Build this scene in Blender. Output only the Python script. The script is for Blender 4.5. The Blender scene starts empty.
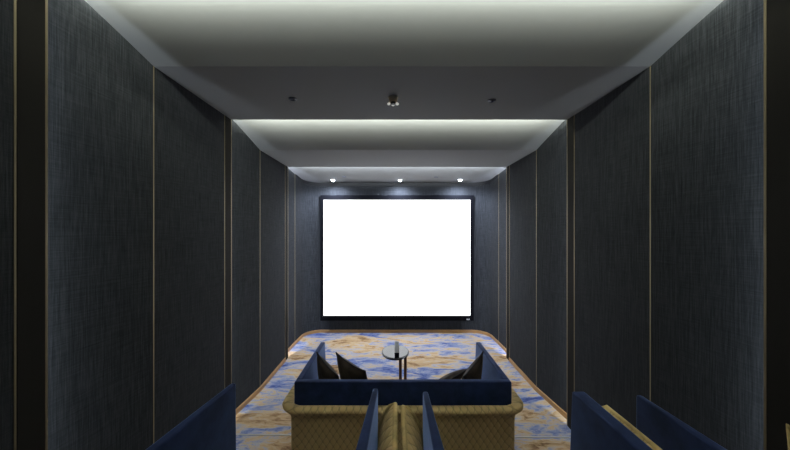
import bpy, bmesh, math, random
from mathutils import Vector, Matrix
random.seed(7)
C = bpy.context.scene.collection
sc = bpy.context.scene
CAM = 1.909                      # camera height above the front floor
XL, XR = -1.597, 1.71            # inner faces of the side panels
XC = (XL + XR) / 2
E = [1.413, 3.021, 4.641]        # far edges of the three bays
F = [0.425, 2.044, 3.673, 5.185] # where each bay's panel turns flat
TIER = 0.45
PI = math.pi

# ------------------------------------------------------------------ materials
def mat(name, col, rough=0.6, metal=0.0, sheen=0.0, sheen_col=None, spec=0.5, emit=None, estr=0.0):
    m = bpy.data.materials.new(name); m.use_nodes = True
    b = m.node_tree.nodes['Principled BSDF']
    b.inputs['Base Color'].default_value = (*col, 1)
    b.inputs['Roughness'].default_value = rough
    b.inputs['Metallic'].default_value = metal
    b.inputs['Specular IOR Level'].default_value = spec
    if sheen:
        b.inputs['Sheen Weight'].default_value = sheen
        b.inputs['Sheen Roughness'].default_value = 0.35
        b.inputs['Sheen Tint'].default_value = (*(sheen_col or col), 1)
    if emit:
        b.inputs['Emission Color'].default_value = (*emit, 1)
        b.inputs['Emission Strength'].default_value = estr
    return m

class NT:
    def __init__(s, m):
        s.t = m.node_tree; s.n = s.t.nodes; s.b = s.n['Principled BSDF']
    def add(s, typ, **kw):
        nd = s.n.new(typ)
        for k, v in kw.items():
            if k.startswith('i_'): nd.inputs[k[2:].replace('_', ' ')].default_value = v
            else: setattr(nd, k, v)
        return nd
    def link(s, a, b): s.t.links.new(a, b)
    def math(s, op, a, b=None):
        nd = s.n.new('ShaderNodeMath'); nd.operation = op
        for i, v in enumerate((a, b)):
            if v is None: continue
            if isinstance(v, (int, float)): nd.inputs[i].default_value = v
            else: s.link(v, nd.inputs[i])
        return nd.outputs[0]
    def mapped(s, scale, out='Object', rot=(0, 0, 0), loc=(0, 0, 0)):
        tc = s.n.new('ShaderNodeTexCoord'); mp = s.n.new('ShaderNodeMapping')
        mp.inputs['Scale'].default_value = scale; mp.inputs['Location'].default_value = loc; mp.inputs['Rotation'].default_value = rot
        s.link(tc.outputs[out], mp.inputs['Vector']); return mp.outputs['Vector']
    def noise(s, vec, scale, detail=4, rough=0.55, dist=0.0):
        nd = s.add('ShaderNodeTexNoise'); nd.inputs['Scale'].default_value = scale
        nd.inputs['Detail'].default_value = detail; nd.inputs['Roughness'].default_value = rough
        nd.inputs['Distortion'].default_value = dist
        s.link(vec, nd.inputs['Vector']); return nd
    def ramp(s, fac, stops):
        r = s.n.new('ShaderNodeValToRGB'); el = r.color_ramp.elements
        while len(el) < len(stops): el.new(0.5)
        for e, (p, c) in zip(el, stops): e.position = p; e.color = (*c, 1)
        s.link(fac, r.inputs['Fac']); return r.outputs['Color']
    def bump(s, h, strength, dist):
        bp = s.n.new('ShaderNodeBump'); bp.inputs['Strength'].default_value = strength
        bp.inputs['Distance'].default_value = dist
        s.link(h, bp.inputs['Height']); s.link(bp.outputs['Normal'], s.b.inputs['Normal'])

M = {}
# woven charcoal wall fabric: long vertical threads crossed by finer horizontal ones
m = mat('wall_fabric', (0.06, 0.062, 0.07), rough=0.9, spec=0.12); t = NT(m)
v1 = t.noise(t.mapped((70, 70, 2.2)), 2.2, 3, 0.6).outputs['Fac']
v2 = t.noise(t.mapped((4, 4, 160)), 1.6, 2, 0.5).outputs['Fac']
v3 = t.noise(t.mapped((200, 200, 9)), 2.0, 2, 0.6).outputs['Fac']
s1 = t.math('ADD', t.math('MULTIPLY', v1, 0.5), t.math('MULTIPLY', v2, 0.22))
s1 = t.math('ADD', s1, t.math('MULTIPLY', v3, 0.28))
t.link(t.ramp(s1, [(0.36, (0.016, 0.0171, 0.019)), (0.5, (0.031, 0.033, 0.0365)), (0.64, (0.054, 0.057, 0.063))]), t.b.inputs['Base Color'])
t.bump(s1, 0.25, 0.002)
M['wall'] = m
m = mat('ceiling_paint', (0.235, 0.235, 0.235), rough=0.85, spec=0.2); t = NT(m)
t.bump(t.noise(t.mapped((1, 1, 1)), 180, 2).outputs['Fac'], 0.05, 0.002)
M['ceiling'] = m
M['gold'] = mat('brass_line', (0.27, 0.215, 0.125), rough=0.45, metal=0.5)
M['bronze'] = mat('bronze_strip', (0.019, 0.017, 0.0145), rough=0.7, metal=0.0, spec=0.08)
m = mat('base_timber', (0.30, 0.17, 0.07), rough=0.42); t = NT(m)
nz = t.noise(t.mapped((2, 2, 40)), 6, 5, 0.6, 0.5).outputs['Fac']
t.link(t.ramp(nz, [(0.3, (0.30, 0.15, 0.05)), (0.7, (0.52, 0.29, 0.105))]), t.b.inputs['Base Color'])
M['base'] = m
M['dark'] = mat('shadow_gap_strip', (0.010, 0.010, 0.012), rough=0.6, spec=0.3)
# abstract cloud carpet: blue, cream, tan and brown swathes
m = mat('carpet', (0.4, 0.35, 0.3), rough=0.95, spec=0.1); t = NT(m)
w = t.mapped((0.72, 1.75, 1.0), loc=(11.4, 2.9, 0))
warp = t.noise(w, 1.6, 4, 0.6)
mx = t.add('ShaderNodeVectorMath', operation='MULTIPLY_ADD')
t.link(warp.outputs['Color'], mx.inputs[0]); mx.inputs[1].default_value = (0.75, 0.6, 0.3); t.link(w, mx.inputs[2])
big = t.noise(mx.outputs[0], 2.1, 9, 0.66, 0.4).outputs['Fac']
fine = t.noise(mx.outputs[0], 7.5, 7, 0.7, 0.8).outputs['Fac']
f = t.math('ADD', 0.008, t.math('ADD', t.math('MULTIPLY', big, 0.64), t.math('MULTIPLY', fine, 0.36)))
col = t.ramp(f, [(0.34, (0.10, 0.05, 0.028)), (0.40, (0.30, 0.175, 0.085)), (0.45, (0.56, 0.38, 0.20)), (0.49, (0.58, 0.45, 0.30)),
                 (0.515, (0.42, 0.41, 0.46)), (0.545, (0.26, 0.30, 0.46)), (0.59, (0.10, 0.14, 0.34)), (0.65, (0.04, 0.06, 0.20))])
t.link(col, t.b.inputs['Base Color'])
t.bump(t.noise(t.mapped((1, 1, 1)), 420, 2).outputs['Fac'], 0.3, 0.004)
M['carpet'] = m
def velvet(name, col, sc_, sheen=0.7, bumpy=0.15):
    m = mat(name, col, rough=0.8, sheen=sheen, sheen_col=sc_, spec=0.15); t = NT(m)
    n = t.noise(t.mapped((1, 1, 1)), 9, 5, 0.6).outputs['Fac']
    d = tuple(c * 0.62 for c in col); l = tuple(c * 1.4 for c in col)
    t.link(t.ramp(n, [(0.35, d), (0.65, l)]), t.b.inputs['Base Color'])
    t.bump(n, bumpy, 0.01)
    return m
M['blue'] = velvet('blue_velvet', (0.014, 0.025, 0.075), (0.36, 0.50, 0.90), 1.0)
M['brown'] = velvet('brown_velvet', (0.045, 0.033, 0.025), (0.2, 0.15, 0.11), 0.5)
M['piping'] = mat('dark_piping', (0.010, 0.008, 0.007), rough=0.7)
def quilt(name, a, b, du, dv):
    m = mat(name, a, rough=0.72, sheen=0.5, sheen_col=(0.6, 0.47, 0.24), spec=0.2); t = NT(m)
    sp = t.n.new('ShaderNodeSeparateXYZ'); tc = t.n.new('ShaderNodeTexCoord'); t.link(tc.outputs['UV'], sp.inputs[0])
    p = t.math('MULTIPLY', sp.outputs['X'], PI / du); q = t.math('MULTIPLY', sp.outputs['Y'], PI / dv)
    s_ = t.math('ABSOLUTE', t.math('SINE', t.math('ADD', p, q))); r_ = t.math('ABSOLUTE', t.math('SINE', t.math('SUBTRACT', p, q)))
    h = t.math('POWER', t.math('MULTIPLY', s_, r_), 0.4)
    t.link(t.ramp(h, [(0.0, b), (0.55, a)]), t.b.inputs['Base Color'])
    t.bump(h, 0.6, 0.008)
    return m
M['quilt'] = quilt('quilted_gold_velvet', (0.70, 0.50, 0.225), (0.31, 0.21, 0.09), 0.05, 0.075)
M['gold_velvet'] = velvet('gold_velvet', (0.62, 0.45, 0.19), (0.7, 0.56, 0.3), 0.5)
M['leg'] = mat('dark_leg', (0.02, 0.015, 0.012), rough=0.4)
M['frame'] = mat('screen_border', (0.004, 0.004, 0.006), rough=0.85, spec=0.1)
M['screen'] = mat('lit_screen', (0.8, 0.8, 0.8), rough=0.9, spec=0.1, emit=(1.0, 0.985, 0.955), estr=1.2)
M['badge'] = mat('badge_white', (0.8, 0.8, 0.8), rough=0.5)
M['lens_on'] = mat('lamp_lens', (0.9, 0.9, 0.9), emit=(0.86, 0.93, 1.0), estr=30)
M['white'] = mat('white_trim', (0.9, 0.9, 0.9), rough=0.3)
M['beige'] = mat('beige_plastic', (0.85, 0.73, 0.54), rough=0.5)
M['lobe'] = mat('lobe_glow', (0.9, 0.9, 0.88), rough=0.3, emit=(1.0, 0.97, 0.9), estr=0.4)  # faint glow added so the sensor's white lobes read bright
M['lens_off'] = mat('unlit_lens', (0.016, 0.018, 0.05), rough=0.25)
M['bluegrey'] = mat('bluegrey_trim', (0.05, 0.055, 0.09), rough=0.4)
M['chrome'] = mat('bronze_tube', (0.22, 0.12, 0.06), rough=0.3, metal=0.8)
M['top'] = mat('dark_mirror_glass', (0.16, 0.165, 0.175), rough=0.10, metal=0.9)
M['rim'] = mat('table_rim', (0.015, 0.013, 0.012), rough=0.35)
M['silver'] = mat('silver', (0.6, 0.6, 0.62), rough=0.5, metal=0.2)
M['black'] = mat('gloss_black', (0.008, 0.008, 0.009), rough=0.2)
M['nosing'] = mat('pale_metal_strip', (0.62, 0.58, 0.50), rough=0.4, metal=0.2)

# ------------------------------------------------------------------ helpers
def link(name, bm, material, parent=None, smooth=True, angle=40):
    me = bpy.data.meshes.new(name)
    bmesh.ops.recalc_face_normals(bm, faces=bm.faces[:])
    for f_ in bm.faces: f_.smooth = smooth
    if smooth:
        lim = math.radians(angle)
        for e in bm.edges:
            if len(e.link_faces) == 2 and e.calc_face_angle(0) > lim: e.smooth = False
    bm.to_mesh(me); bm.free()
    o = bpy.data.objects.new(name, me)
    me.materials.append(material)
    C.objects.link(o)
    if parent: o.parent = parent
    return o
def thing(name, label, cat, loc=(0, 0, 0), rz=0.0, group=None):
    o = bpy.data.objects.new(name, None); o.empty_display_size = 0.1; C.objects.link(o)
    o.location = loc; o.rotation_euler = (0, 0, rz)
    return tag(o, label, cat, group)
def tag(o, label, cat, group=None):
    o['label'] = label; o['category'] = cat
    if group: o['group'] = group
    return o
def struct(o):
    o['kind'] = 'structure'; return o
def box_bm(x0, x1, y0, y1, z0, z1, bev=0.0, seg=3, bm=None):
    b = bmesh.new()
    bmesh.ops.create_cube(b, size=1.0)
    for v in b.verts:
        v.co = Vector((x0 if v.co.x < 0 else x1, y0 if v.co.y < 0 else y1, z0 if v.co.z < 0 else z1))
    if bev: bmesh.ops.bevel(b, geom=b.edges[:], offset=bev, segments=seg, affect='EDGES', profile=0.6)
    if bm is None: return b
    merge(bm, b); return bm
def merge(bm, b, mtx=None):
    me = bpy.data.meshes.new('tmp'); b.to_mesh(me); b.free()
    if mtx is not None: me.transform(mtx)
    bm.from_mesh(me); bpy.data.meshes.remove(me)
def prism_bm(poly, axis, a, c):
    """closed polygon extruded along an axis: 'z' uses (x,y), 'x' uses (y,z)."""
    b = bmesh.new()
    def P(p, h): return (p[0], p[1], h) if axis == 'z' else (h, p[0], p[1])
    lo = [b.verts.new(P(p, a)) for p in poly]; hi = [b.verts.new(P(p, c)) for p in poly]
    n = len(poly)
    for i in range(n): b.faces.new((lo[i], lo[(i + 1) % n], hi[(i + 1) % n], hi[i]))
    b.faces.new(lo[::-1]); b.faces.new(hi)
    return b
def lathe_bm(prof, seg=32, sx=1.0, sy=1.0):
    """prof: (r,z) list, closed at the axis."""
    b = bmesh.new(); rings = []
    for r, z in prof:
        rings.append([b.verts.new((r * sx * math.cos(2 * PI * i / seg), r * sy * math.sin(2 * PI * i / seg), z)) for i in range(seg)])
    for k in range(len(rings) - 1):
        for i in range(seg): b.faces.new((rings[k][i], rings[k][(i + 1) % seg], rings[k + 1][(i + 1) % seg], rings[k + 1][i]))
    b.faces.new(rings[0][::-1]); b.faces.new(rings[-1])
    return b
def tube_bm(pts, r, seg=8, closed=False):
    b = bmesh.new(); rings = []; n = len(pts)
    for i, p in enumerate(pts):
        p = Vector(p)
        a = Vector(pts[(i - 1) % n] if (closed or i > 0) else pts[i]); c = Vector(pts[(i + 1) % n] if (closed or i < n - 1) else pts[i])
        d = (c - a).normalized()
        up = Vector((0, 0, 1)) if abs(d.z) < 0.9 else Vector((0, 1, 0))
        u = d.cross(up).normalized(); w_ = u.cross(d)
        rings.append([b.verts.new(p + r * (u * math.cos(2 * PI * k / seg) + w_ * math.sin(2 * PI * k / seg))) for k in range(seg)])
    rng = range(n) if closed else range(n - 1)
    for i in rng:
        for k in range(seg):
            b.faces.new((rings[i][k], rings[i][(k + 1) % seg], rings[(i + 1) % n][(k + 1) % seg], rings[(i + 1) % n][k]))
    if not closed: b.faces.new(rings[0][::-1]); b.faces.new(rings[-1])
    return b

# ------------------------------------------------------------------ the room
SLOT = 0.07
def wall_plan():
    p = [(0, -2.0)]
    for j in range(3):
        e = E[j]
        p += [(0, e), (0.016, e), (0.016, e - 0.13)]
        if j < 2:
            o = SLOT * (F[j + 1] - (e - 0.13)) / (F[j + 1] - e)
            p += [(o, e - 0.13), (0, F[j + 1])]
        else:
            p += [(0.09, e - 0.13), (0.068, F[3]), (0.055, 5.47)]
    return p
plan = wall_plan()
TOPZ = CAM + 1.42
for side, x0, s in (('left', XL, -1), ('right', XR, 1)):
    poly = [(x0 + s * o, y) for o, y in plan] + [(x0 + s * 0.28, 5.47), (x0 + s * 0.28, -2.0)]
    struct(link('wall_' + side, prism_bm(poly, 'z', -0.02, TOPZ), M['wall'], smooth=False))
def arc(cx, cy, r, a0, a1, n=14):
    return [(cx + r * math.cos(math.radians(a0 + (a1 - a0) * i / n)), cy + r * math.sin(math.radians(a0 + (a1 - a0) * i / n))) for i in range(n + 1)]
YE, RC = 5.80, 0.33
xl, xr = XL - 0.055, XR + 0.055
front_in = arc(xl + RC, YE - RC, RC, 180, 90) + arc(xr - RC, YE - RC, RC, 90, 0)
struct(link('wall_front', box_bm(xl + RC, xr - RC, YE, 6.1, -0.02, TOPZ), M['wall'], smooth=False))
for side, pl in (('front_left', front_in[:15] + [(xl + RC, 6.1), (xl - 0.225, 6.1), (xl - 0.225, YE - RC)]),
                 ('front_right', front_in[15:] + [(xr + 0.225, YE - RC), (xr + 0.225, 6.1), (xr - RC, 6.1)])):
    struct(link('wall_' + side, prism_bm(pl, 'z', -0.02, TOPZ), M['wall'], angle=30))
struct(link('wall_back', box_bm(XL - 0.28, XR + 0.28, -2.2, -2.0, -0.02, TOPZ), M['wall'], smooth=False))
struct(link('floor', box_bm(XL - 0.28, XR + 0.28, -2.2, 6.1, -0.2, 0.0), M['carpet'], smooth=False))
struct(link('platform', box_bm(XL, XR, -2.0, 1.60, 0.0, TIER, 0.01, 2), M['carpet'], smooth=False))
# ceiling: every bay drops from a lit cove to a flat soffit
EB, HB0 = -0.2, 1.35       # the bay behind the camera
prof = [(-2.2, HB0), (EB, HB0), (EB, HB0 + 0.004), (EB - 0.17, HB0 + 0.004), (EB - 0.17, 1.225 + 0.285 * (F[0] - EB + 0.17)), (F[0], 1.225), (E[0], 1.225)]
H = [1.225, 1.10, 0.975]
SL = [0, 0.285, 0.315]
CB = 0.17
for j in (0, 1):
    e = E[j]
    prof += [(e, H[j] + 0.004), (e - CB, H[j] + 0.004)]
    # slightly sagging slope from the cove down to the fold
    y0, y1 = e - CB, F[j + 1]
    for k in range(9):
        u = k / 8; y = y0 + (y1 - y0) * u
        prof.append((y, H[j + 1] + SL[j + 1] * (y1 - y) + 0.012 * math.sin(PI * u)))
    prof.append((E[j + 1], H[j + 1]))
prof += [(E[2], 0.979), (E[2] - CB, 0.979), (E[2] - CB, 1.07), (4.75, 1.02), (5.185, 0.968), (5.5, 0.938), (5.81, 0.916), (6.1, 0.91)]
cp = [(y, CAM + h) for y, h in prof] + [(6.1, CAM + 1.5), (-2.2, CAM + 1.5)]
struct(link('ceiling', prism_bm(cp, 'x', XL - 0.2, XR + 0.2), M['ceiling'], angle=8))

tn = 0
def trim(bm, material, smooth=False):
    global tn
    tn += 1
    return struct(link('trim_%d' % tn, bm, material, smooth=smooth))
def ceil_h(y):
    for (y0, h0), (y1, h1) in zip(prof, prof[1:]):
        if y0 <= y <= y1 and y1 > y0 and h0 < 1.31 and h1 < 1.31: hh = h0 + (h1 - h0) * (y - y0) / (y1 - y0); last = hh
    return CAM + last
def vline(x, y, w, d, s, material):
    xa, xb = sorted((x + s * 0.01, x - s * d))
    trim(box_bm(xa, xb, y - w / 2, y + w / 2, 0.06, ceil_h(y) + 0.004), material)
for x0, s in ((XL, -1), (XR, 1)):
    for j in (1, 2):
        vline(x0, F[j], 0.0065, 0.002, s, M['gold'])
    vline(x0 + s * 0.068, F[3], 0.008, 0.002, s, M['gold'])
    for e in E:
        vline(x0, e - 0.118, 0.008, 0.002, s, M['gold'])
        xa, xb = sorted((x0 + s * 0.008, x0 - s * 0.003))
        trim(box_bm(xa, xb, e - 0.112, e - 0.008, 0.0, ceil_h(e - 0.06) + 0.002), M['bronze'])
        xa, xb = sorted((x0 + s * 0.016, x0 - s * 0.004))
        trim(box_bm(xa, xb, e - 0.008, e + 0.002, 0.0, ceil_h(e - 0.01) + 0.002), M['gold'])
for x in (-1.397, 1.538):   # seams of the end wall beside the screen
    trim(box_bm(x - 0.008, x + 0.008, YE - 0.005, YE + 0.02, 0.06, CAM + 0.93), M['gold'])
# near-black strip painting in the shadow gap under the last bay's ceiling
def offset_strip(line, d):
    out = []
    n = len(line)
    for i, p in enumerate(line):
        a = Vector(line[max(i - 1, 0)]); c = Vector(line[min(i + 1, n - 1)])
        t_ = (c - a).normalized(); nn = Vector((t_.y, -t_.x)); out.append((p[0] + nn.x * d, p[1] + nn.y * d))
    return out
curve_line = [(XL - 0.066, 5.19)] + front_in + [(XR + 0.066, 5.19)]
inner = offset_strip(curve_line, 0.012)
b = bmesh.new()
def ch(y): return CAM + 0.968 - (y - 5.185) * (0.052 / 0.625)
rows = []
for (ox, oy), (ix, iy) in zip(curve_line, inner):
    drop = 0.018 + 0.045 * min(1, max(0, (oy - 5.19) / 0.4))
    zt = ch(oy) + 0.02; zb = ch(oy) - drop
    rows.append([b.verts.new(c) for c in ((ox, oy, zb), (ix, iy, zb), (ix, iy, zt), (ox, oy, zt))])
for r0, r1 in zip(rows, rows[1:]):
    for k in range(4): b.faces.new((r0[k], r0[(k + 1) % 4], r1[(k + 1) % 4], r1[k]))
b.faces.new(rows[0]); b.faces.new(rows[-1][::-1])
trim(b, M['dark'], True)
# timber bases
def base_strip(name, line, d, h):
    b = bmesh.new(); inn = offset_strip(line, d); rows = []
    for (ox, oy), (ix, iy) in zip(line, inn):
        rows.append([b.verts.new(c) for c in ((ox, oy, 0), (ix, iy, 0), (ix, iy, h - 0.006), ((ix * 2 + ox) / 3, (iy * 2 + oy) / 3, h), (ox, oy, h))])
    for r0, r1 in zip(rows, rows[1:]):
        for k in range(5): b.faces.new((r0[k], r0[(k + 1) % 5], r1[(k + 1) % 5], r1[k]))
    b.faces.new(rows[0]); b.faces.new(rows[-1][::-1])
    struct(link(name, b, M['base'], angle=25))
BH = 0.055
base_strip('baseboard_front', [(XL - 0.077, E[2] + 0.01), (XL - 0.068, F[3])] + front_in + [(XR + 0.068, F[3]), (XR + 0.077, E[2] + 0.01)], 0.012, BH)
for side, x0, s in (('left', XL, -1), ('right', XR, 1)):
    for a, f_, e in ((1.62, F[1], E[1]), (E[1], F[2], E[2])):
        so = SLOT * max(0, (f_ - a - 0.01)) / (f_ - E[0] if f_ == F[1] else f_ - E[1])
        ln = [(x0 + s * so, a + 0.01), (x0, f_), (x0, e - 0.12)]
        if s > 0: ln = ln[::-1]
        base_strip('baseboard_' + side, ln, 0.012, BH)
# pale strip where two widths of carpet meet
trim(prism_bm([(XL, 2.880), (XR, 2.836), (XR, 2.850), (XL, 2.894)], 'z', 0.0, 0.004), M['nosing'])

# ------------------------------------------------------------------ projection screen
FY = 5.755
k_ = FY / 307.0
def pz(py): return CAM - (py - 231.5) * k_
def pxx(px): return (px - 393.5) * k_
fx0, fx1, fz1, fz0 = pxx(320.4), pxx(473.7), pz(195.2), pz(320.7)
ix0, ix1, iz1, iz0 = pxx(323.3), pxx(470.6), pz(199.6), pz(315.9)
scr = thing('projection_screen', 'large lit white projection screen in a black border on the end wall', 'projection screen', ((fx0 + fx1) / 2, FY, fz0))
L0 = Vector(scr.location)
b = bmesh.new()
for q in ((fx0, ix0, fz0, fz1), (ix1, fx1, fz0, fz1), (ix0, ix1, iz1, fz1), (ix0, ix1, fz0, iz0)):
    box_bm(q[0] - L0.x, q[1] - L0.x, 0, 0.04, q[2] - L0.z, q[3] - L0.z, bm=b)
fr = link('border', b, M['frame'], scr, smooth=False)
link('screen_surface', box_bm(ix0 - L0.x, ix1 - L0.x, 0.012, 0.03, iz0 - L0.z, iz1 - L0.z), M['screen'], scr, smooth=False)
b = bmesh.new()   # tiny white badge: a few letter-like strokes
bx, bz = pxx(466.6) - L0.x, pz(320.0) - L0.z
for i, (w_, h_) in enumerate(((0.011, 0.022), (0.011, 0.026), (0.011, 0.020), (0.011, 0.026))):
    box_bm(bx + i * 0.0150, bx + i * 0.0150 + w_, -0.002, 0.001, bz, bz + h_, bm=b)
link('badge', b, M['badge'], fr, smooth=False)

# ------------------------------------------------------------------ seating
def wedge_bm(x_out, s, y0, y1, z0, z1, top_t, bot_t, bev, front_k=1.0):
    """upright padded panel: straight outer face at x_out, inner face spreading downward (s=+1: inner side toward +x)."""
    b = bmesh.new(); bmesh.ops.create_cube(b, size=1.0)
    for v in b.verts:
        up = v.co.z > 0; inn = v.co.x > 0
        v.co = Vector((x_out + (s * (top_t if up else bot_t) * (front_k if v.co.y > 0 else 1.0) if inn else 0), y0 if v.co.y < 0 else y1, z1 if up else z0))
    bmesh.ops.recalc_face_normals(b, faces=b.faces[:])
    bmesh.ops.bevel(b, geom=b.edges[:], offset=bev, segments=4, affect='EDGES', profile=0.6)
    return b
def shell_bm(a, back, r, front, profile, n_side=10, rim_index=None):
    """U-shaped shell: path runs front-left, round the back, to front-right. profile(t) -> closed list of (offset, z); t: 0 at the back, 1 at the arm fronts."""
    path = []
    for i in range(n_side + 1):
        y = front + (back + r - front) * i / n_side; path.append((-a, y, -1, 0, 1 - i / n_side))
    for i in range(1, 9):
        an = math.radians(180 + 90 * i / 8); path.append((-a + r + r * math.cos(an), back + r + r * math.sin(an), math.cos(an), math.sin(an), 0))
    for i in range(1, 13): path.append((-a + r + (2 * a - 2 * r) * i / 12, back, 0, -1, 0))
    for i in range(1, 9):
        an = math.radians(270 + 90 * i / 8); path.append((a - r + r * math.cos(an), back + r + r * math.sin(an), math.cos(an), math.sin(an), 0))
    for i in range(1, n_side + 1):
        y = back + r + (front - back - r) * i / n_side; path.append((a, y, 1, 0, i / n_side))
    b = bmesh.new(); uv = b.loops.layers.uv.new('UVMap'); rows = []; us = [0.0]
    for p, q in zip(path, path[1:]): us.append(us[-1] + math.hypot(p[0] - q[0], p[1] - q[1]))
    mid = us[-1] / 2
    vs = None; rim = []
    for (x, y, nx, ny, t_) in path:
        pr = profile(x, t_) if rim_index is not None else profile(t_)
        if vs is None:
            vs = [0.0]
            for p, q in zip(pr, pr[1:]): vs.append(vs[-1] + math.hypot(p[0] - q[0], p[1] - q[1]))
            vs.append(vs[-1] + 0.02)
        rows.append([b.verts.new((x + nx * o, y + ny * o, z)) for o, z in pr])
        if rim_index is not None:
            rim.append((x + nx * pr[rim_index][0], y + ny * pr[rim_index][0], pr[rim_index][1] - 0.004))
            end = [(x + nx * o, y + 0.002, z) for o, z in pr[1:rim_index - 1]]
            if len(rim) == 1: rim[0:0] = end
            elif len(rim) == len(path) + rim_index - 2: rim += end[::-1]
    n = len(rows[0])
    for i in range(len(rows) - 1):
        for k in range(n):
            f_ = b.faces.new((rows[i][k], rows[i + 1][k], rows[i + 1][(k + 1) % n], rows[i][(k + 1) % n]))
            for lp, (uu, vv) in zip(f_.loops, ((us[i], vs[k]), (us[i + 1], vs[k]), (us[i + 1], vs[k + 1]), (us[i], vs[k + 1]))):
                lp[uv].uv = (uu - mid, vv)
    b.faces.new(rows[0]); b.faces.new(rows[-1][::-1])
    return (b, rim) if rim_index is not None else b
def leg_bm(x, y, z1):
    b = lathe_bm([(0.014, 0), (0.016, 0.004), (0.024, z1)], 14)
    for v in b.verts: v.co += Vector((x, y, 0))
    return b
def cushion_bm(x0, x1, y0, y1, z0, z1, bev=0.03): return box_bm(x0, x1, y0, y1, z0, z1, bev, 4)

# the two-seater in front
SX = 0.069
sofa = thing('sofa', 'blue velvet two-seat sofa in a quilted gold shell facing the lit screen', 'sofa', (SX, 2.62, 0))
oy = 2.62
A = 0.792
def sofa_prof(t):
    k = 1 - 0.7 * max(0.0, (t - 0.3) / 0.7)
    pr = [(0.028, 0.07), (0.032, 0.20), (0.034, 0.36), (0.034, 0.50), (0.036, 0.56), (0.030 + 0.022 * k, 0.600), (0.030 + 0.052 * k, 0.622), (0.03 + 0.064 * k, 0.636), (0.03 + 0.066 * k, 0.650), (0.03 + 0.056 * k, 0.662),
          (0.03 + 0.034 * k, 0.667), (0.026, 0.662), (0.006, 0.650), (0.003, 0.632), (0.003, 0.07)]
    return pr
link('shell', shell_bm(A, 2.228 - oy, 0.06, 3.02 - oy, sofa_prof), M['quilt'], sofa, angle=60)
HB = 0.815
link('backrest', box_bm(-A, A, 2.231 - oy, 2.280 - oy, 0.10, HB, 0.012, 4), M['blue'], sofa)
for s in (-1, 1):
    link('arm', wedge_bm(s * A, -s, 2.275 - oy, 3.045 - oy, 0.10, HB, 0.045, 0.075, 0.012), M['blue'], sofa)
link('base', box_bm(-0.735, 0.735, 2.29 - oy, 3.0 - oy, 0.08, 0.26, 0.01, 2), M['blue'], sofa)
for s in (-1, 1):
    xa, xb = sorted((s * 0.004, s * 0.735))
    link('seat_cushion', cushion_bm(xa, xb, 2.285 - oy, 3.03 - oy, 0.262, 0.43), M['blue'], sofa)
for x in (-0.7, 0.7):
    for y in (2.34 - oy, 2.94 - oy): link('leg', leg_bm(x, y, 0.09), M['leg'], sofa)

# armchairs on the platform
CW = 0.288
def chair_prof(k):
    """closed cross-section of the flaring shell; k scales the flare of the rim."""
    inn = [(0.017, 0.08), (0.017, 0.56), (0.017 + 0.001 * k, 0.61), (0.017 + 0.003 * k, 0.65), (0.017 + 0.014 * k, 0.705), (0.017 + 0.040 * k, 0.755), (0.017 + 0.058 * k, 0.776), (0.018 + 0.071 * k, 0.788)]
    out = [(0.028 + 0.069 * k, 0.790), (0.032 + 0.068 * k, 0.784), (0.034 + 0.050 * k, 0.755), (0.036 + 0.028 * k, 0.71), (0.040 + 0.012 * k, 0.65), (0.046, 0.56), (0.046, 0.08)]
    dz = 0.11 * max(0.0, 0.8 - k) / 0.7
    return [(o, z - dz if z > 0.5 else z) for o, z in inn + out]
def make_chair(label, kl, kr, splay=0.0, thick=0.0):
    """kl, kr: (flare at the arm front, flare at the back corner) of the left and right sides."""
    t = thing('armchair', label, 'armchair', (0, 0, 0), 0, 'armchairs in the rear row')
    D = 0.80
    def prof_at(x, tt):
        u = (x / CW + 1) / 2
        u = min(1, max(0, u))
        f0 = kl[0] + (kl[1] - kl[0]) * (1 - tt); f1 = kr[0] + (kr[1] - kr[0]) * (1 - tt)
        return chair_prof(f0 + (f1 - f0) * u)
    sb, rim = shell_bm(CW, -D + 0.03, 0.07, -0.01, prof_at, rim_index=8)
    sh = link('shell', sb, M['quilt'], t, angle=60)
    link('welt', tube_bm(rim, 0.009, 10), M['gold_velvet'], sh)
    link('backrest', wedge_back(-CW + 0.01, CW - 0.01, -D + 0.04, 0.085, 0.16, 0.839, 0.03), M['blue'], t)
    for s in (-1, 1):
        w_ = wedge_bm(s * (CW + (0.010 if (s < 0 and splay) else 0.016 + (thick if s > 0 else 0))), -s, -D + 0.06, 0.016 if (s < 0 and splay) else 0.0, 0.12, 0.843, 0.048, 0.060 + (thick if s > 0 else 0), 0.008, 1.0 if (thick and s > 0) else 0.42)
        if s < 0 and splay: bmesh.ops.rotate(w_, cent=(-CW, 0, 0), matrix=Matrix.Rotation(math.radians(splay), 3, 'Z'), verts=w_.verts[:])
        link('arm', w_, M['blue'], t)
    link('base', box_bm(-CW + 0.05, CW - 0.05, -D + 0.10, -0.03, 0.09, 0.27, 0.01, 2), M['blue'], t)
    link('seat_cushion', cushion_bm(-CW + 0.055, CW - 0.055, -D + 0.12, 0.0, 0.272, 0.43), M['blue'], t)
    for x in (-0.26, 0.26):
        for y in (-D + 0.12, -0.08): link('leg', leg_bm(x, y, 0.10), M['leg'], t)
    return t
def wedge_back(x0, x1, y, t0, t1, z1, bev):
    b = bmesh.new(); bmesh.ops.create_cube(b, size=1.0)
    for v in b.verts:
        up = v.co.z > 0; fr_ = v.co.y > 0
        v.co = Vector((x0 if v.co.x < 0 else x1, y + ((t0 if up else t1) if fr_ else 0), z1 if up else 0.12))
    bmesh.ops.bevel(b, geom=b.edges[:], offset=bev, segments=4, affect='EDGES', profile=0.6)
    return b
ch1 = make_chair('blue velvet armchair with quilted gold shell, turned slightly, by the left wall', (0.25, 0.1), (0.80, 1.15), -4.0)
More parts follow.
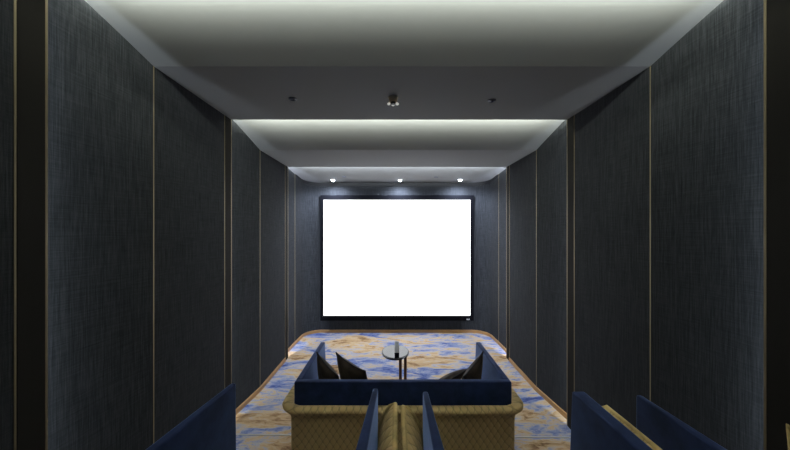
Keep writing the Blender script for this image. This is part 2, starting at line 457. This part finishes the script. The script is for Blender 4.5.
ch2 = make_chair('blue velvet armchair with quilted gold shell, middle one of the rear row', (0.92, 0.97), (1.22, 1.22), 0.0, 0.016)
ch3 = make_chair('blue velvet armchair squeezed between the middle armchair and the right wall', (0.1, 0.1), (0.9, 0.9))
ch1.location = (-0.364, 1.222, TIER); ch1.rotation_euler.z = math.radians(-2.5)
ch2.location = (0.4165, 1.186, TIER)
ch3.location = (1.219, 1.160, TIER)

# cushions
def pillow_bm(w, h, t, n=18):
    b = bmesh.new(); uv = b.loops.layers.uv.new('UVMap')
    def P(i, j, sg):
        u = -1 + 2 * i / n; v = -1 + 2 * j / n
        pin = 0.13
        x = u * (1 - pin * (1 - v * v) * abs(u) ** 2) * w / 2; z = v * (1 - pin * (1 - u * u) * abs(v) ** 2) * h / 2
        d = ((1 - u ** 2) * (1 - v ** 2)) ** 0.42
        cr = 1 + 0.05 * math.sin(5 * u + 3 * v * v) * (1 - d)
        return (x, sg * d * t / 2 * cr, z)
    gr = {}
    for sg in (-1, 1):
        for i in range(n + 1):
            for j in range(n + 1):
                if sg == 1 and (i in (0, n) or j in (0, n)): gr[sg, i, j] = gr[-1, i, j]
                else: gr[sg, i, j] = b.verts.new(P(i, j, sg))
    for sg in (-1, 1):
        for i in range(n):
            for j in range(n):
                f_ = b.faces.new((gr[sg, i, j], gr[sg, i + 1, j], gr[sg, i + 1, j + 1], gr[sg, i, j + 1]))
                for lp, (a_, c_) in zip(f_.loops, ((i, j), (i + 1, j), (i + 1, j + 1), (i, j + 1))): lp[uv].uv = (a_ * w / n, c_ * h / n)
    edge = [P(i, 0, 1) for i in range(n)] + [P(n, j, 1) for j in range(n)] + [P(n - i, n, 1) for i in range(n)] + [P(0, n - j, 1) for j in range(n)]
    return b, edge
def pillow(P, Q, lean, front, h, t, label, cover, pipe, group=None, name='cushion'):
    """P,Q: ends of the top edge; front: horizontal direction the bottom edge slides toward; lean in degrees."""
    P, Q = Vector(P), Vector(Q); u = (Q - P); w = u.length; u.normalize()
    fd = Vector(front); fd -= u * fd.dot(u); fd.normalize()
    up0 = Vector((0, 0, 1)); up0 -= u * up0.dot(u); up0.normalize()
    n_ = u.cross(up0)
    if n_.dot(fd) < 0: n_ = -n_
    v = (up0 * math.cos(math.radians(lean)) - n_ * math.sin(math.radians(lean))).normalized()
    nn = v.cross(u)
    cen = (P + Q) / 2 - v * h / 2
    mt = Matrix(((u.x, nn.x, v.x, 0), (u.y, nn.y, v.y, 0), (u.z, nn.z, v.z, 0), (0, 0, 0, 1)))
    bot = cen - v * h / 2
    r = bpy.data.objects.new(name, None); r.empty_display_size = 0.05; C.objects.link(r); r.location = bot
    tag(r, label, 'cushion', group)
    b, edge = pillow_bm(w, h, t)
    off = Matrix.Translation(cen - bot) @ mt
    bmesh.ops.transform(b, matrix=off, verts=b.verts[:])
    c = link('cover', b, cover, r, angle=70)
    pb = tube_bm([off @ Vector(e) for e in edge], 0.006, 6, closed=True)
    link('piping', pb, pipe, r)
    return r
GB = 'dark brown cushions on the sofa'
pillow((-0.655, 2.625, 0.877), (-0.425, 2.335, 0.815), 13, (0.79, 0.61, 0), 0.42, 0.12, 'dark brown cushion tucked into the sofa corner at its left end', M['brown'], M['piping'], GB)
pillow((-0.505, 2.700, 0.845), (-0.215, 2.355, 0.838), 13, (0.79, 0.61, 0), 0.41, 0.12, 'dark brown cushion in front of the one in the sofa\'s left corner', M['brown'], M['piping'], GB)
pillow((0.775, 2.66, 0.868), (0.535, 2.345, 0.805), 12, (-0.82, 0.57, 0), 0.42, 0.11, 'dark brown cushion propped upright against the right arm of the sofa', M['brown'], M['piping'], GB)
pillow((0.655, 2.665, 0.722), (0.385, 2.490, 0.660), 50, (-0.56, 0.83, 0), 0.40, 0.11, 'dark brown cushion slumped low against the upright one by the right arm', M['brown'], M['piping'], GB)
pillow((1.412, 1.10, 1.215), (1.455, 0.76, 1.213), 10, (-1, 0, 0), 0.33, 0.10, 'gold cushion leaning in the armchair beside the right wall', M['gold_velvet'], M['gold_velvet'])

# ------------------------------------------------------------------ side table
TX, TY, TZ = 0.022, 3.62, 0.50
tab = thing('side_table', 'small side table with a shiny oval top on twin bronze tubes', 'side table', (TX, TY, 0))
link('tabletop', lathe_bm([(0.150, TZ - 0.004), (0.151, TZ - 0.002), (0.150, TZ)], 48, 1.0, 1.34), M['top'], tab)
link('rim', lathe_bm([(0.146, TZ - 0.026), (0.158, TZ - 0.024), (0.160, TZ - 0.006), (0.156, TZ - 0.0035), (0.146, TZ - 0.0045)], 48, 1.0, 1.32), M['rim'], tab)
for x in (0.058, 0.117):
    b = lathe_bm([(0.0175, 0.012), (0.0175, TZ - 0.022)], 20)
    for v in b.verts: v.co += Vector((x, -0.03, 0))
    link('leg', b, M['chrome'], tab)
link('foot', lathe_bm([(0.15, 0.0), (0.152, 0.004), (0.150, 0.012), (0.146, 0.014)], 48, 1.0, 1.25), M['rim'], tab)
hold = thing('holder', 'small upright silver holder with a black base on the side table', 'holder', (0.038, 3.468, TZ))
link('base', box_bm(-0.026, 0.026, -0.022, 0.022, 0, 0.045, 0.004, 2), M['black'], hold)
pb = box_bm(-0.025, 0.025, -0.006, 0.006, 0, 0.135, 0.004, 2)
bmesh.ops.rotate(pb, cent=(0, 0, 0), matrix=Matrix.Rotation(math.radians(-48), 3, 'X'), verts=pb.verts[:])
for v in pb.verts: v.co += Vector((0, -0.008, 0.042))
link('panel', pb, M['silver'], hold)

# ------------------------------------------------------------------ ceiling fittings
def flip(bm_):     # lathe profiles are drawn upward; fittings hang downward
    for v in bm_.verts: v.co.z = -v.co.z
    return bm_
def at_ceiling(px, py):
    lo, hi = 0.5, 6.0
    best = None
    for i in range(4000):
        y = 1.5 + i * 0.0011
        h = ceil_h(y) - CAM
        d = abs(231.5 - h * 307 / y - py)
        if best is None or d < best[0]: best = (d, y, h)
    _, y, h = best
    return ((px - 393.5) * y / 307, y, CAM + h)
def downlight(px, py, label):
    p = at_ceiling(px, py)
    t = thing('downlight', label, 'downlight', p, 0, 'lit downlights above the screen')
    link('trim_ring', flip(lathe_bm([(0.030, 0.0), (0.046, 0.0), (0.047, 0.004), (0.032, 0.007), (0.030, 0.003)], 28)), M['white'], t)
    link('lens', flip(lathe_bm([(0.029, 0.0), (0.029, 0.012), (0.024, 0.022), (0.012, 0.030)], 24)), M['lens_on'], t)
    L = bpy.data.lights.new('downlight_lamp', 'SPOT'); L.energy = DOWN; L.color = (0.70, 0.80, 1.0)
    L.spot_size = math.radians(168); L.spot_blend = 1.0; L.shadow_soft_size = 0.02
    o = bpy.data.objects.new('downlight_lamp', L); C.objects.link(o); o.location = (p[0], p[1], p[2] - 0.055)
    o.rotation_euler = (math.radians(6), 0, 0)
DOWN = 85
downlight(333, 179.6, 'bright downlight nearest the left corner above the screen')
downlight(400, 179.8, 'bright downlight above the middle of the screen')
downlight(460, 179.6, 'bright downlight nearest the right corner above the screen')
for px, py, lb in ((344, 176.8, 'tiny dark ceiling disc beside the left downlight'), (436, 177.2, 'tiny dark ceiling disc between the middle and right downlights')):
    p = at_ceiling(px, py)
    t = thing('sprinkler_cover', lb, 'sprinkler cover', p, 0, 'dark discs in the front ceiling')
    link('plate', flip(lathe_bm([(0.038, -0.002), (0.040, 0.003), (0.030, 0.008)], 24)), M['bluegrey'], t)
for px, py, lb in ((293, 98.8, 'small dark blue round spot fitting left of the beige ceiling sensor'), (491.6, 100.4, 'small dark blue round spot fitting right of the beige ceiling sensor')):
    p = at_ceiling(px, py)
    t = thing('unlit_spotlight', lb, 'spotlight', p, math.radians(20), 'dark spot fittings in the grey soffit')
    link('trim_ring', flip(lathe_bm([(0.020, 0.0), (0.036, 0.0), (0.036, 0.004), (0.024, 0.009), (0.020, 0.004)], 28)), M['bluegrey'], t)
    link('lens', flip(lathe_bm([(0.022, -0.001), (0.022, 0.004), (0.010, 0.007)], 24)), M['lens_off'], t)
p = at_ceiling(393.0, 97.6)
t = thing('ceiling_sensor', 'beige round ceiling sensor with three white lobes between two dark spots', 'ceiling sensor', p)
link('body', flip(lathe_bm([(0.040, 0.0), (0.041, 0.004), (0.036, 0.010), (0.034, 0.034), (0.030, 0.040)], 32)), M['beige'], t)
link('neck', flip(lathe_bm([(0.022, 0.040), (0.022, 0.052), (0.016, 0.056)], 24)), M['leg'], t)
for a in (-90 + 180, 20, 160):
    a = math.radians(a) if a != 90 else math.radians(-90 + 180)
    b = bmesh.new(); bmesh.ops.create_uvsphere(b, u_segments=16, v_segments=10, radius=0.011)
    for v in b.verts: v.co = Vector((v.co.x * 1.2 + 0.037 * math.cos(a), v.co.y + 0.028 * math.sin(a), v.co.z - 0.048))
    link('glowing_lobe', b, M['lobe'], t)  # plain lobe brightened by its own emission, not a lamp

# ------------------------------------------------------------------ light
def area(name, loc, direction, sx, sy, energy, col, spread=180):
    L = bpy.data.lights.new(name, 'AREA'); L.shape = 'RECTANGLE'; L.size = sx; L.size_y = sy
    L.energy = energy; L.color = col; L.spread = math.radians(spread)
    o = bpy.data.objects.new(name, L); C.objects.link(o); o.location = loc
    z = -Vector(direction).normalized(); x = Vector((1, 0, 0)) if abs(z.x) < 0.9 else Vector((0, 0, 1))
    if sx > sy and abs(direction[2]) < 0.01: x = Vector((0, 0, 1))
    y = z.cross(x).normalized(); x = y.cross(z).normalized()
    o.rotation_euler = Matrix((x, y, z)).transposed().to_euler()
    return o
GREEN = (0.93, 1.0, 0.88)
COVE = [165, 68, 110, 60]
WASH = [62, 26, 26, 120]
for j in (0, 1, 2, -1):  # last index: unseen cove behind the camera, added to brighten the sofa backs
    ey, hh = (E[j], H[j]) if j >= 0 else (EB, HB0)
    tint = (0.85, 0.94, 1.0) if j == 2 else GREEN
    area('cove_strip_lamp', (XC, ey - 0.12, CAM + hh + 0.016), (0, 0.5, 0.866), XR - XL - 0.06, 0.05, COVE[j], tint)
    area('cove_wash_lamp', (XC, ey - 0.075, CAM + hh + 0.042), (0, 0.5, 0.866), XR - XL - 0.06, 0.11, WASH[j], tint)
SIDE = [7.5, 8, 22]
for j in (0, 1, 2):
    for x0, s in ((XL, -1), (XR, 1)):
        zt = CAM + H[j] - 0.02
        z0 = 0.02 if j else TIER + 0.02
        area('slot_strip_lamp', (x0 + s * 0.044, E[j] - 0.085, (zt + z0) / 2), (s * 0.25, 1, 0), zt - z0, 0.012, SIDE[j], (0.78, 0.90, 1.0) if j < 2 else (0.72, 0.80, 1.0))
w_ = bpy.data.worlds.new('World'); sc.world = w_; w_.use_nodes = True
w_.node_tree.nodes['Background'].inputs['Color'].default_value = (0.02, 0.02, 0.022, 1)
w_.node_tree.nodes['Background'].inputs['Strength'].default_value = 0.3

# ------------------------------------------------------------------ camera
cd = bpy.data.cameras.new('camera'); cam = bpy.data.objects.new('camera', cd); C.objects.link(cam)
cam.location = (0, 0, CAM); cam.rotation_euler = (math.radians(90), 0, 0)
cd.sensor_width = 36; cd.sensor_fit = 'HORIZONTAL'; cd.lens = 307 / 790 * 36
cd.shift_x = 1.5 / 790; cd.shift_y = 6.5 / 790
cd.clip_start = 0.02; cd.clip_end = 50
sc.camera = cam
vs_ = sc.view_settings
vs_.view_transform = 'Standard'; vs_.look = 'None'; vs_.gamma = 1.0; vs_.exposure = 0.0; vs_.use_curve_mapping = False
